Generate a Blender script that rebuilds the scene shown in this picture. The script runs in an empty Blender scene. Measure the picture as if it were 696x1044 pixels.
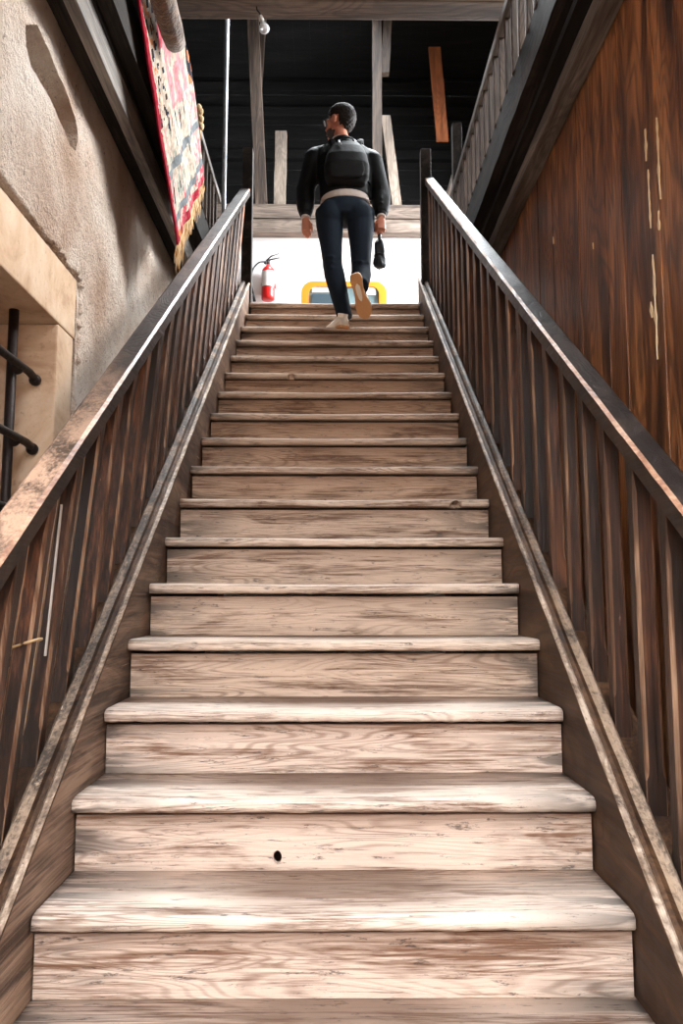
import bpy, bmesh, math, random
from mathutils import Vector, Matrix, noise, Euler
random.seed(7)
PI = math.pi
C = bpy.context.scene.collection
V = Vector

# ------------------------------------------------------------------ camera
CAM_H = 1.096
F_PX = 812.0
TH = math.atan(88 / 812); PS = math.atan(7 / 812)
cd = bpy.data.cameras.new('camera'); cam = bpy.data.objects.new('camera', cd); C.objects.link(cam)
cam.location = (0, 0, CAM_H)
cam.rotation_euler = (PI / 2 + TH, 0, -PS)
cd.sensor_fit = 'VERTICAL'; cd.sensor_height = 36.0; cd.lens = F_PX / 1044 * 36.0
cd.clip_start = 0.05
bpy.context.scene.camera = cam

# ------------------------------------------------------------------ stair geometry
RISE = 0.192; RUN = 0.2674; Y1 = 1.889; Z1 = 0.384; HW = 0.68
SL = RISE / RUN
def nz(y): return Z1 + (y - Y1) * SL          # height of the nosing line
LAND = Z1 + 16 * RISE                          # landing level 3.456
YL = Y1 + 16 * RUN                             # landing edge 6.167

# ------------------------------------------------------------------ materials
def s2l(c):
    return tuple(((x / 255) / 12.92 if x / 255 <= 0.04045 else ((x / 255 + 0.055) / 1.055) ** 2.4) for x in c) + (1.0,)

class NT:
    def __init__(s, name):
        s.m = bpy.data.materials.new(name); s.m.use_nodes = True
        s.t = s.m.node_tree; s.n = s.t.nodes; s.b = s.n['Principled BSDF']
    def new(s, t, **kw):
        n = s.n.new(t)
        for k, v in kw.items(): setattr(n, k, v)
        return n
    def link(s, a, b): s.t.links.new(a, b)
    def coords(s, scale=(1, 1, 1), rnd=True):
        tc = s.new('ShaderNodeTexCoord'); mp = s.new('ShaderNodeMapping')
        mp.inputs['Scale'].default_value = scale
        if rnd:
            oi = s.new('ShaderNodeObjectInfo')
            m = s.new('ShaderNodeVectorMath', operation='SCALE'); m.inputs[0].default_value = (37, 53, 71)
            s.link(oi.outputs['Random'], m.inputs['Scale'])
            a = s.new('ShaderNodeVectorMath', operation='ADD')
            s.link(tc.outputs['Object'], a.inputs[0]); s.link(m.outputs[0], a.inputs[1])
            s.link(a.outputs[0], mp.inputs[0])
        else:
            s.link(tc.outputs['Object'], mp.inputs[0])
        return mp.outputs[0]
    def noise(s, vec, scale, detail=4, rough=0.6, dist=0.0):
        n = s.new('ShaderNodeTexNoise'); n.inputs['Scale'].default_value = scale
        n.inputs['Detail'].default_value = detail; n.inputs['Roughness'].default_value = rough
        n.inputs['Distortion'].default_value = dist
        s.link(vec, n.inputs['Vector']); return n.outputs['Fac']
    def ramp(s, fac, stops, interp='LINEAR'):
        r = s.new('ShaderNodeValToRGB'); r.color_ramp.interpolation = interp
        e = r.color_ramp.elements
        while len(e) < len(stops): e.new(0.5)
        for i, (p, c) in enumerate(stops):
            e[i].position = p; e[i].color = c if len(c) == 4 else s2l(c)
        s.link(fac, r.inputs[0]); return r.outputs[0]
    def val(s, fac, a, b, lo=0.0, hi=1.0):
        m = s.new('ShaderNodeMapRange'); m.clamp = True
        m.inputs[1].default_value = a; m.inputs[2].default_value = b
        m.inputs[3].default_value = lo; m.inputs[4].default_value = hi
        s.link(fac, m.inputs[0]); return m.outputs[0]
    def mix(s, fac, a, b, mode='MIX'):
        m = s.new('ShaderNodeMix', data_type='RGBA', blend_type=mode)
        for sock, v in ((m.inputs[0], fac), (m.inputs[6], a), (m.inputs[7], b)):
            if hasattr(v, 'is_output'): s.link(v, sock)
            elif isinstance(v, (int, float)): sock.default_value = v
            else: sock.default_value = v if len(v) == 4 else s2l(v)
        return m.outputs[2]
    def math(s, op, a, b=None):
        m = s.new('ShaderNodeMath', operation=op)
        for i, v in enumerate((a, b)):
            if v is None: continue
            if hasattr(v, 'is_output'): s.link(v, m.inputs[i])
            else: m.inputs[i].default_value = v
        return m.outputs[0]
    def bump(s, h, strength=0.3, dist=0.01):
        b = s.new('ShaderNodeBump'); b.inputs['Strength'].default_value = strength
        b.inputs['Distance'].default_value = dist
        s.link(h, b.inputs['Height']); s.link(b.outputs[0], s.b.inputs['Normal'])
    def color(s, c):
        if hasattr(c, 'is_output'): s.link(c, s.b.inputs['Base Color'])
        else: s.b.inputs['Base Color'].default_value = s2l(c)
    def rough(s, r):
        if hasattr(r, 'is_output'): s.link(r, s.b.inputs['Roughness'])
        else: s.b.inputs['Roughness'].default_value = r

def axis_scale(axis, along, across):
    return tuple(along if a == axis else across for a in 'xyz')

def wood(name, dark, mid, light, axis='z', rough=(0.45, 0.75), fleck=None, fleck_amt=0.62, rings=0.35,
         bumps=0.35, spec=0.5, vary=0.25, near=None, streak=3.0, tone=0.0):
    t = NT(name)
    co = t.coords((1, 1, 1))
    def mapped(sc):
        m = t.new('ShaderNodeMapping'); m.inputs['Scale'].default_value = sc
        t.link(co, m.inputs[0]); return m.outputs[0]
    fine = t.noise(mapped(axis_scale(axis, 2.6, 110)), 1.0, 7, 0.7, 0.3)
    broad = t.noise(mapped(axis_scale(axis, 1.1, streak * 3)), 1.0, 4, 0.6, 0.6)
    patch = t.noise(mapped(axis_scale(axis, 1.4, 5)), 1.0, 3, 0.55, 0.2)
    # cathedral grain: contour lines of a stretched noise
    r0 = t.noise(mapped(axis_scale(axis, 0.9, 4.5)), 1.0, 2, 0.45, 0.4)
    r1 = t.math('SINE', t.math('MULTIPLY', r0, 110.0))
    r2 = t.val(r1, -0.2, 1.0, 0.0, 1.0)
    f = t.math('ADD', t.math('MULTIPLY', fine, 0.5), t.math('MULTIPLY', broad, 0.6))
    base = t.ramp(f, [(0.42, dark), (0.54, mid), (0.66, light)])
    c = t.mix(t.math('MULTIPLY', r2, rings), base, dark)
    if vary:
        c = t.mix(t.val(patch, 0.48, 0.68, 0, vary), c, dark)
    if fleck:
        fk = t.noise(mapped(axis_scale(axis, 3.0, 30)), 1.0, 6, 0.75, 0.6)
        c = t.mix(t.val(fk, fleck_amt, fleck_amt + 0.05, 0, 0.85), c, fleck)
    if tone:
        oi = t.new('ShaderNodeObjectInfo'); c = t.mix(t.val(oi.outputs['Random'], 0.1, 0.9, 0.0, tone), c, dark)
    if near:   # near = (coordinate, from, to, colour): worn bare where most hands and feet go
        ax, a0, a1, colr, amt = near
        tc = t.new('ShaderNodeTexCoord'); sp = t.new('ShaderNodeSeparateXYZ'); t.link(tc.outputs['Object'], sp.inputs[0])
        w = t.val(sp.outputs[ax], a0, a1, amt, 0.0)
        w2 = t.math('MULTIPLY', w, t.val(f, 0.46, 0.60, 0.12, 1.0))
        c = t.mix(w2, c, colr)
    t.color(c)
    t.rough(t.val(fine, 0.3, 0.7, rough[0], rough[1]))
    t.b.inputs['Specular IOR Level'].default_value = spec
    hgt = t.math('SUBTRACT', t.math('ADD', t.math('MULTIPLY', fine, 0.8), t.math('MULTIPLY', broad, 0.3)), t.math('MULTIPLY', r2, 0.25))
    t.bump(hgt, bumps, 0.006)
    return t.m

def tread_wood(name, bare, brown, dark, riser=False):
    t = NT(name)
    co = t.coords((1, 1, 1))
    tc = t.new('ShaderNodeTexCoord'); sp = t.new('ShaderNodeSeparateXYZ'); t.link(tc.outputs['Object'], sp.inputs[0])
    def mapped(sc):
        m = t.new('ShaderNodeMapping'); m.inputs['Scale'].default_value = sc
        t.link(co, m.inputs[0]); return m.outputs[0]
    fine = t.noise(mapped((4.0, 130, 130)), 1.0, 7, 0.72, 0.3)
    broad = t.noise(mapped((2.0, 14, 14)), 1.0, 4, 0.6, 0.8)
    patch = t.noise(mapped((1.6, 5, 5)), 1.0, 3, 0.5)
    r0 = t.noise(mapped((0.8, 8, 8)), 1.0, 2, 0.45, 0.25)
    r2 = t.val(t.math('SINE', t.math('MULTIPLY', r0, 210.0)), 0.0, 1.0)
    base = t.ramp(t.math('ADD', t.math('MULTIPLY', fine, 0.55), t.math('MULTIPLY', broad, 0.5)),
                  [(0.42, brown), (0.535, bare), (0.75, tuple(min(255, int(v * 1.06)) for v in bare))])
    c = t.mix(t.math('MULTIPLY', r2, t.val(patch, 0.45, 0.62, 0.04, 0.55)), base, brown)
    # boot-trodden brown patch in the middle of a tread / band under the nosing of a riser
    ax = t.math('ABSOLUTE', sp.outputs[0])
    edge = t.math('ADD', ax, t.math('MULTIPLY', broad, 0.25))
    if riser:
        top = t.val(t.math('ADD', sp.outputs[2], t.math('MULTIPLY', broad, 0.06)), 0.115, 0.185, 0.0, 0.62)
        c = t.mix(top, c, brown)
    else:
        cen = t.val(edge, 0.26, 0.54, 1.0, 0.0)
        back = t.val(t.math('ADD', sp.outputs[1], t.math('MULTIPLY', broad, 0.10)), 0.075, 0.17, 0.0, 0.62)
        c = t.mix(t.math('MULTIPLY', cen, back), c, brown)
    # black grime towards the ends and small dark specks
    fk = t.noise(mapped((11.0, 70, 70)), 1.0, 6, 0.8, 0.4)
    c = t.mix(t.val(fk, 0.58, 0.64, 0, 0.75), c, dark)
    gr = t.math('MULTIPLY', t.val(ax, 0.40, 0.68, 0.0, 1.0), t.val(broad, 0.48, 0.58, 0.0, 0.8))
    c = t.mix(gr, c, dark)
    t.color(c); t.rough(t.val(fine, 0.3, 0.7, 0.5, 0.8))
    t.b.inputs['Specular IOR Level'].default_value = 0.35
    t.bump(t.math('SUBTRACT', t.math('ADD', t.math('MULTIPLY', fine, 0.7), t.math('MULTIPLY', broad, 0.3)), t.math('MULTIPLY', r2, 0.2)), 0.45, 0.006)
    return t.m

def plain(name, col, rough=0.6, metal=0.0, spec=0.5, bump=None, vary=None, emit=None):
    t = NT(name)
    if vary:
        co = t.coords(); n = t.noise(co, vary[0], 4, 0.6)
        t.color(t.ramp(n, [(0.35, vary[1]), (0.65, col)]))
    else: t.color(col)
    t.rough(rough); t.b.inputs['Metallic'].default_value = metal
    t.b.inputs['Specular IOR Level'].default_value = spec
    if bump:
        co = t.coords(); t.bump(t.noise(co, bump[0], 4, 0.6), bump[1], 0.01)
    return t.m

M = {}
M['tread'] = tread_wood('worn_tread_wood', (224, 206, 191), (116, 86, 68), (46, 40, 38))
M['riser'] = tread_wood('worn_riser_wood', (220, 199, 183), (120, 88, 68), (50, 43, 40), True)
M['tread_mid'] = tread_wood('half_worn_dimmed_tread_wood', (216, 196, 178), (108, 80, 62), (50, 44, 42))  # higher steps: less bleached wood, plus light falloff put into the colour
M['riser_mid'] = tread_wood('half_worn_dimmed_riser_wood', (204, 180, 160), (108, 80, 62), (52, 45, 41), True)
M['tread_upper'] = tread_wood('browner_dimmed_tread_wood', (206, 184, 166), (112, 84, 66), (48, 42, 40))
M['riser_upper'] = tread_wood('browner_dimmed_riser_wood', (194, 165, 142), (112, 82, 63), (48, 40, 36), True)
M['stringer'] = wood('stringer_wood', (34, 23, 16), (74, 52, 36), (108, 80, 58), 'y', fleck=(150, 122, 98), fleck_amt=0.70, spec=.3)
M['stringer_worn'] = wood('worn_stringer_wood', (40, 28, 21), (84, 62, 48), (124, 98, 78), 'y', fleck=(190, 168, 148), fleck_amt=0.64, spec=.3, near=(1, 1.7, 3.2, (182, 156, 134), .85))
M['sill'] = wood('sill_wood', (30, 25, 22), (78, 62, 50), (150, 124, 102), 'y', fleck=(206, 184, 162), fleck_amt=0.62,
                 near=(1, 1.9, 3.0, (205, 180, 155), 0.6))
M['bead'] = wood('worn_bead_wood', (70, 56, 46), (150, 128, 108), (206, 186, 166), 'y', fleck=(60, 46, 38), fleck_amt=0.60)
M['rail'] = wood('handrail_wood', (16, 13, 12), (36, 30, 28), (70, 60, 55), 'y', rough=(0.28, 0.5), fleck=(120, 108, 98), fleck_amt=0.66, rings=.2)
M['rail_left'] = wood('worn_handrail_wood', (18, 14, 12), (44, 34, 30), (84, 68, 58), 'y', rough=(0.30, 0.55), fleck=(150, 130, 112), fleck_amt=0.64,
                 rings=.2, near=(1, 2.05, 2.75, (206, 170, 144), 0.9))
M['rail_side'] = wood('handrail_side_wood', (14, 10, 8), (34, 23, 18), (60, 42, 32), 'y', rough=(0.35, 0.6))
M['rail_edge'] = wood('handrail_worn_edge', (104, 66, 46), (162, 114, 84), (206, 168, 136), 'y', rough=(0.32, 0.5), rings=.1)
M['baluster'] = wood('baluster_wood', (18, 12, 10), (66, 40, 28), (136, 86, 56), 'z', rough=(0.38, 0.62), fleck=(176, 140, 108), fleck_amt=0.66, vary=0.85, streak=2, tone=0.6)
M['baluster_edge'] = wood('baluster_worn_edge', (52, 36, 28), (112, 80, 60), (196, 160, 130), 'z', rough=(0.35, 0.55), rings=.1, vary=0.8, tone=.3)
M['plank'] = wood('wall_plank_wood', (40, 23, 14), (126, 76, 42), (184, 124, 76), 'z', rough=(0.28, 0.5), fleck=(60, 36, 22), fleck_amt=0.66, rings=0.5, vary=0.5)
M['dark_beam'] = wood('dark_beam_wood', (14, 12, 11), (32, 27, 24), (60, 52, 46), 'y', rough=(0.6, 0.8), spec=.25, fleck=(120, 112, 104), fleck_amt=0.7)
M['cross_beam'] = wood('cross_beam_wood', (40, 30, 24), (84, 66, 54), (120, 100, 84), 'x', rough=(0.5, 0.7))
M['grey_beam'] = wood('grey_beam_wood', (70, 66, 64), (122, 116, 110), (160, 154, 148), 'y', rough=(0.4, 0.6))
M['plate'] = wood('lit_plate_wood', (66, 62, 58), (118, 112, 106), (158, 150, 142), 'y', rough=(0.3, 0.5))  # reflected light on the right plate put into its pale grey
M['wall_beam'] = wood('wall_beam_wood', (58, 48, 42), (104, 90, 80), (146, 130, 118), 'x', rough=(0.6, 0.8), fleck=(170, 130, 104), fleck_amt=0.66)
M['post'] = wood('roof_post_wood', (34, 26, 22), (68, 54, 45), (100, 84, 72), 'z', rough=(0.5, 0.7))
M['post_light'] = wood('pale_post_wood', (80, 68, 58), (116, 102, 90), (146, 132, 118), 'z', rough=(0.5, 0.7))
M['attic'] = wood('attic_wood', (10, 10, 10), (18, 17, 17), (28, 26, 25), 'x', rough=(0.7, 0.9), spec=0.2)
M['orange_lit_board'] = wood('orange_lit_board_wood', (84, 44, 22), (122, 66, 34), (150, 88, 48), 'z')  # orange light on the roof board put into its wood colour
M['floor'] = wood('floor_boards', (70, 55, 44), (120, 98, 80), (160, 138, 118), 'y')

def plaster(name):
    t = NT(name); co = t.coords((1, 1, 1), False)
    big = t.noise(co, 1.6, 5, 0.6, 0.3); med = t.noise(co, 9, 6, 0.7); fin = t.noise(co, 70, 5, 0.7)
    pit = t.noise(co, 34, 3, 0.6)
    c = t.ramp(big, [(0.35, (194, 168, 148)), (0.5, (222, 205, 190)), (0.68, (240, 231, 220))])
    c = t.mix(t.val(med, 0.5, 0.7, 0, 0.4), c, (186, 160, 140))
    c = t.mix(t.val(pit, 0.64, 0.70, 0, 0.6), c, (104, 84, 72))
    t.color(c); t.rough(0.9); t.b.inputs['Specular IOR Level'].default_value = 0.2
    t.bump(t.math('ADD', t.math('MULTIPLY', med, 1.0), t.math('MULTIPLY', fin, 0.5)), 1.0, 0.05)
    return t.m
M['plaster'] = plaster('rough_plaster')
def stone(name):
    t = NT(name); co = t.coords((1, 1, 1), False)
    big = t.noise(co, 3.0, 5, 0.65, 0.5); fin = t.noise(co, 40, 5, 0.7)
    c = t.ramp(big, [(0.33, (160, 124, 98)), (0.5, (206, 178, 150)), (0.66, (222, 202, 178))])
    c = t.mix(t.val(fin, 0.58, 0.72, 0, 0.4), c, (130, 96, 70))
    t.color(c); t.rough(0.85); t.b.inputs['Specular IOR Level'].default_value = 0.2
    t.bump(t.math('ADD', t.math('MULTIPLY', big, .5), t.math('MULTIPLY', fin, .5)), 0.3, 0.01)
    return t.m
M['stone'] = stone('window_stone')
M['white_wall'] = plain('white_lime_wall', (238, 238, 238), 0.9, spec=0.1, bump=(12, 0.2))
M['dark_hole'] = plain('dark_recess', (20, 16, 14), 0.9)
M['iron'] = plain('wrought_iron', (44, 36, 34), 0.5, 0.6, bump=(60, 0.3))
M['steel'] = plain('grey_painted_pipe', (170, 176, 182), 0.35, 0.3)
M['white_strip'] = plain('pale_strip', (205, 200, 192), 0.5)
M['cord'] = plain('straw_cord', (206, 178, 138), 0.8)
M['jacket'] = plain('black_nylon', (5, 6, 7), 0.62, bump=(14, 0.5), spec=0.2)
M['backpack'] = plain('black_canvas', (5, 5, 6), 0.75, bump=(30, 0.3), spec=0.3)
M['trousers'] = plain('navy_cloth', (20, 31, 43), 0.8, spec=0.2, bump=(16, 0.35))
M['shirt'] = plain('grey_white_cotton', (196, 184, 176), 0.85, spec=0.1, bump=(60, 0.3))
M['skin'] = plain('skin', (204, 140, 114), 0.5, spec=0.35, vary=(9, (184, 116, 92)))
M['hair'] = plain('dark_brown_hair', (26, 18, 14), 0.7, bump=(90, 0.8), spec=0.2)
M['beard'] = plain('short_dark_beard', (58, 38, 30), 0.7, bump=(120, 0.8))
M['shoe'] = plain('off_white_leather', (236, 230, 220), 0.6)
M['gum'] = plain('gum_rubber', (206, 150, 98), 0.6, bump=(80, 0.4))
M['gum_dark'] = plain('shadowed_gum_rubber', (150, 104, 70), 0.7)
M['midsole'] = plain('cream_rubber', (232, 220, 200), 0.6)
M['grey_lace'] = plain('grey_trim', (90, 88, 88), 0.7)
M['red'] = plain('red_enamel', (214, 36, 34), 0.3)
M['label'] = plain('white_paper_label', (232, 228, 226), 0.6)
M['black_plastic'] = plain('black_plastic', (22, 22, 24), 0.45)
M['umbrella'] = plain('dark_umbrella_cloth', (28, 36, 42), 0.5, bump=(40, 0.5))
M['orange_paint'] = plain('orange_paint', (228, 138, 34), 0.45)
M['teal_panel'] = plain('grey_teal_panel', (112, 134, 138), 0.5)
M['dark_teal'] = plain('dark_teal_panel', (58, 76, 86), 0.5)
M['glass'] = plain('bulb_glass', (225, 228, 230), 0.08, spec=0.8)
M['glass'].node_tree.nodes['Principled BSDF'].inputs['Transmission Weight'].default_value = 0.3
M['lens'] = plain('spectacle_lens', (200, 214, 222), 0.05, spec=0.9)
M['socket'] = plain('white_socket', (200, 198, 192), 0.5)
M['fur'] = plain('brown_fur', (112, 84, 58), 0.85, bump=(45, 1.0), vary=(16, (54, 38, 26)))
M['fur'].node_tree.nodes['Principled BSDF'].inputs['Sheen Weight'].default_value = 0.4
M['leaf'] = plain('dry_leaf', (226, 204, 166), 0.8)
RUGC = {'crimson': (158, 34, 52), 'cream': (198, 182, 166), 'navy': (38, 42, 54), 'pink': (204, 140, 144), 'orange': (206, 128, 84),
        'grey': (118, 124, 128), 'rose': (196, 84, 96), 'sage': (150, 156, 146)}
for k, v in RUGC.items():
    M['rug_' + k] = plain('rug_wool_' + k, v, 0.95, spec=0.05, bump=(110, 0.8), vary=(28, tuple(int(x * 0.72) for x in v)))
M['fringe'] = plain('rug_fringe_yarn', (214, 190, 150), 0.9, vary=(20, (170, 128, 84)))

# ------------------------------------------------------------------ helpers
def mesh_obj(name, bm, mats, parent=None, smooth=False, base=None):
    me = bpy.data.meshes.new(name)
    bmesh.ops.recalc_face_normals(bm, faces=bm.faces)
    bm.to_mesh(me); bm.free()
    if not isinstance(mats, (list, tuple)): mats = [mats]
    for m in mats: me.materials.append(m)
    if smooth:
        for p in me.polygons: p.use_smooth = True
    o = bpy.data.objects.new(name, me); C.objects.link(o)
    if base is not None:
        me.transform(Matrix.Translation(-V(base))); o.location = base
    if parent is not None:
        o.parent = parent
        o.location = V(o.location) - abs_loc(parent)
    return o
def abs_loc(o):
    l = V(o.location); p = o.parent
    while p: l += V(p.location); p = p.parent
    return l
def thing(name, loc, label, cat, group=None):
    o = bpy.data.objects.new(name, None); C.objects.link(o); o.location = loc
    o.empty_display_size = 0.1
    return tag(o, label, cat, group)
def tag(o, label, cat, group=None):
    o['label'] = label; o['category'] = cat
    if group: o['group'] = group
    return o
def struct(o): o['kind'] = 'structure'; return o
def box(bm, x0, x1, y0, y1, z0, z1, mi=0, bev=0.0):
    r = bmesh.ops.create_cube(bm, size=1.0)
    for v in r['verts']:
        v.co = V((x0 + (v.co.x + .5) * (x1 - x0), y0 + (v.co.y + .5) * (y1 - y0), z0 + (v.co.z + .5) * (z1 - z0)))
    fs = set(f for v in r['verts'] for f in v.link_faces)
    for f in fs: f.material_index = mi
    if bev:
        es = list(set(e for v in r['verts'] for e in v.link_edges))
        bmesh.ops.bevel(bm, geom=es, offset=bev, segments=2, affect='EDGES', profile=0.6)
    return r['verts']
def prism(bm, pts, h0, h1, axis='x', mi=0):
    """polygon extruded along an axis; pts are the other two coordinates in order"""
    def P(a, b, h):
        return {'x': (h, a, b), 'y': (a, h, b), 'z': (a, b, h)}[axis]
    A = [bm.verts.new(P(a, b, h0)) for a, b in pts]; B = [bm.verts.new(P(a, b, h1)) for a, b in pts]
    n = len(pts)
    fs = [bm.faces.new(A[::-1]), bm.faces.new(B)]
    for i in range(n): fs.append(bm.faces.new((A[i], A[(i + 1) % n], B[(i + 1) % n], B[i])))
    for f in fs: f.material_index = mi
    return fs
def ring_loft(bm, rings, cap=True, mi=0, closed=True):
    vs = [[bm.verts.new(p) for p in r] for r in rings]
    n = len(vs[0]); fs = []
    for a, b in zip(vs, vs[1:]):
        for i in range(n if closed else n - 1):
            fs.append(bm.faces.new((a[i], a[(i + 1) % n], b[(i + 1) % n], b[i])))
    if cap and closed:
        fs.append(bm.faces.new(vs[0][::-1])); fs.append(bm.faces.new(vs[-1]))
    for f in fs: f.material_index = mi
    return fs
def tube(bm, pts, rad, n=10, mi=0, flat=1.0, ref=V((1, 0, 0))):
    """tube through pts; rad is a number or list; flat squeezes the second axis"""
    pts = [V(p) for p in pts]
    if not isinstance(rad, (list, tuple)): rad = [rad] * len(pts)
    rings = []
    for i, p in enumerate(pts):
        d = (pts[min(i + 1, len(pts) - 1)] - pts[max(i - 1, 0)]).normalized()
        rf = ref if abs(d.dot(ref)) < 0.93 else V((0, 1, 0.1)).normalized()
        a = (rf - d * rf.dot(d)).normalized(); b = d.cross(a)
        r = rad[i]; ra, rb = (r if isinstance(r, (tuple, list)) else (r, r * flat))
        rings.append([p + a * ra * math.cos(k * 2 * PI / n) + b * rb * math.sin(k * 2 * PI / n) for k in range(n)])
    return ring_loft(bm, rings, True, mi)
def ellipsoid(bm, c, r, rot=None, u=20, v=14, mi=0):
    q = bmesh.ops.create_uvsphere(bm, u_segments=u, v_segments=v, radius=1.0)
    m = Matrix.Translation(V(c)) @ ((rot or Euler((0, 0, 0))).to_matrix().to_4x4()) @ Matrix.Diagonal((*r, 1))
    bmesh.ops.transform(bm, matrix=m, verts=q['verts'])
    for f in set(f for vv in q['verts'] for f in vv.link_faces): f.material_index = mi
    return q['verts']
def spline(pts, n=8):
    """Catmull-Rom through points"""
    pts = [V(p) for p in pts]; out = []
    P = [pts[0]] + pts + [pts[-1]]
    for i in range(1, len(P) - 2):
        for k in range(n):
            t = k / n; a, b, c, d = P[i - 1], P[i], P[i + 1], P[i + 2]
            out.append(0.5 * ((2 * b) + (c - a) * t + (2 * a - 5 * b + 4 * c - d) * t * t + (3 * b - a - 3 * c + d) * t ** 3))
    out.append(pts[-1]); return out
def voxel(o, size, smooth=2, factor=0.5):
    m = o.modifiers.new('remesh', 'REMESH'); m.mode = 'VOXEL'; m.voxel_size = size; m.use_smooth_shade = True
    if smooth:
        s = o.modifiers.new('smooth', 'SMOOTH'); s.iterations = smooth; s.factor = factor
    return o
def carve(o, cutter_bm):
    """cut a shape out of o for good (the cutter is thrown away)"""
    me = bpy.data.meshes.new('cut'); bmesh.ops.recalc_face_normals(cutter_bm, faces=cutter_bm.faces)
    cutter_bm.to_mesh(me); cutter_bm.free()
    c = bpy.data.objects.new('cut', me); C.objects.link(c)
    m = o.modifiers.new('b', 'BOOLEAN'); m.operation = 'DIFFERENCE'; m.object = c; m.solver = 'FAST'
    dg = bpy.context.evaluated_depsgraph_get(); dg.update()
    new = bpy.data.meshes.new_from_object(o.evaluated_get(dg))
    o.modifiers.clear(); o.data = new
    bpy.data.objects.remove(c); bpy.data.meshes.remove(me)
def nse(x, y, z, s=1.0): return noise.noise(V((x * s, y * s, z * s)))

# ------------------------------------------------------------------ the setting
bm = bmesh.new(); box(bm, -9, 9, -9.2, 10.4, -0.12, 0.0)
struct(mesh_obj('floor', bm, M['floor']))
bm = bmesh.new()
box(bm, -3.2, 3.2, YL + 0.32, 10.2, LAND - 0.14, LAND)
struct(mesh_obj('floor_upper', bm, M['floor']))
for s, nm in ((-1, 'floor_gallery_left'), (1, 'floor_gallery_right')):
    bm = bmesh.new(); a, b = sorted((s * 0.97, s * 3.2))
    box(bm, a, b, 1.2, YL + 0.32, LAND + 0.02, LAND + 0.10)
    struct(mesh_obj(nm, bm, M['dark_beam']))

# left plaster wall, lumpy, with a window opening and a broken slot
def wall_grid(x, y0, y1, z0, z1, step, amp, seed, thick):
    bm = bmesh.new(); ny = int((y1 - y0) / step); nzz = int((z1 - z0) / step); g = []
    for j in range(nzz + 1):
        row = []
        for i in range(ny + 1):
            y = y0 + (y1 - y0) * i / ny; z = z0 + (z1 - z0) * j / nzz
            d = amp * (nse(y, z, seed, 1.7) + 0.5 * nse(y, z, seed + 3, 5) + 0.28 * nse(y, z, seed + 8, 15))
            row.append(bm.verts.new((x + d, y, z)))
        g.append(row)
    for j in range(nzz):
        for i in range(ny):
            bm.faces.new((g[j][i], g[j][i + 1], g[j + 1][i + 1], g[j + 1][i]))
    be = [e for e in bm.edges if e.is_boundary]
    r = bmesh.ops.extrude_edge_only(bm, edges=be)
    vs = [v for v in r['geom'] if isinstance(v, bmesh.types.BMVert)]
    for v in vs: v.co.x = x - thick
    be = [e for e in bm.edges if e.is_boundary]
    bmesh.ops.holes_fill(bm, edges=be)
    for f in bm.faces: f.smooth = True
    return bm
wl = mesh_obj('wall_left', wall_grid(-1.13, -1.6, 10.2, -0.1, LAND, 0.045, 0.022, 2.0, 0.42), M['plaster'])
struct(wl)
cb = bmesh.new(); box(cb, -1.45, -1.0, 1.15, 3.34, 0.45, 2.47); carve(wl, cb)
slot = [(2.70, 3.17), (2.78, 3.235), (2.86, 3.222), (3.10, 3.205), (3.30, 3.185), (3.31, 3.12), (3.29, 3.035), (3.22, 3.015), (3.13, 3.045), (2.95, 3.055), (2.76, 3.05), (2.71, 3.09)]
cb = bmesh.new(); prism(cb, slot, -1.5, -1.0, 'x'); carve(wl, cb)
wl.data.set_sharp_from_angle(angle=math.radians(38))

# stone window surround standing in the opening
win = bpy.data.objects.new('window_1', None); C.objects.link(win); win.location = (-1.2, 2.2, 0.45); struct(win)
bm = bmesh.new()
box(bm, -1.44, -1.118, 1.16, 3.335, 2.205, 2.465, bev=0.008)
box(bm, -1.44, -1.122, 3.14, 3.33, 0.46, 2.203, bev=0.008)
box(bm, -1.44, -1.122, 1.16, 1.35, 0.46, 2.203, bev=0.008)
box(bm, -1.46, -1.09, 1.30, 3.18, 0.46, 0.62, bev=0.01)
for f in bm.faces: f.smooth = False
mesh_obj('window_surround', bm, M['stone'], win)
bm = bmesh.new()
for k in range(9): box(bm, -1.49, -1.455, 1.36 + k * .2, 1.545 + k * .2, 0.62, 2.2, bev=.004)
mesh_obj('shutter', bm, M['dark_beam'], win)
# crumbling plaster edge round the surround
bm = bmesh.new()
edge = [(1.1, 2.52), (1.7, 2.515), (2.3, 2.51), (2.9, 2.50), (3.25, 2.495), (3.385, 2.49), (3.39, 2.40), (3.375, 2.2), (3.385, 1.8), (3.37, 1.3), (3.38, 0.8), (3.38, 0.4)]
pts = spline([(-1.125, a, b) for a, b in edge], 10)
pts = [p + V((0.006 * nse(p.y, p.z, 1, 14) - .004, 0.016 * nse(p.y, p.z, 5, 17), 0.016 * nse(p.y, p.z, 9, 19))) for p in spline(pts, 3)]
tube(bm, pts, [0.022 + 0.020 * nse(p.y, p.z, 2, 27) for p in pts], 10, flat=0.8)
for v in bm.verts: v.co += V((.006, .01, .01)) * nse(*v.co, 45)
struct(mesh_obj('trim_1', bm, M['plaster'], smooth=True))

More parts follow.
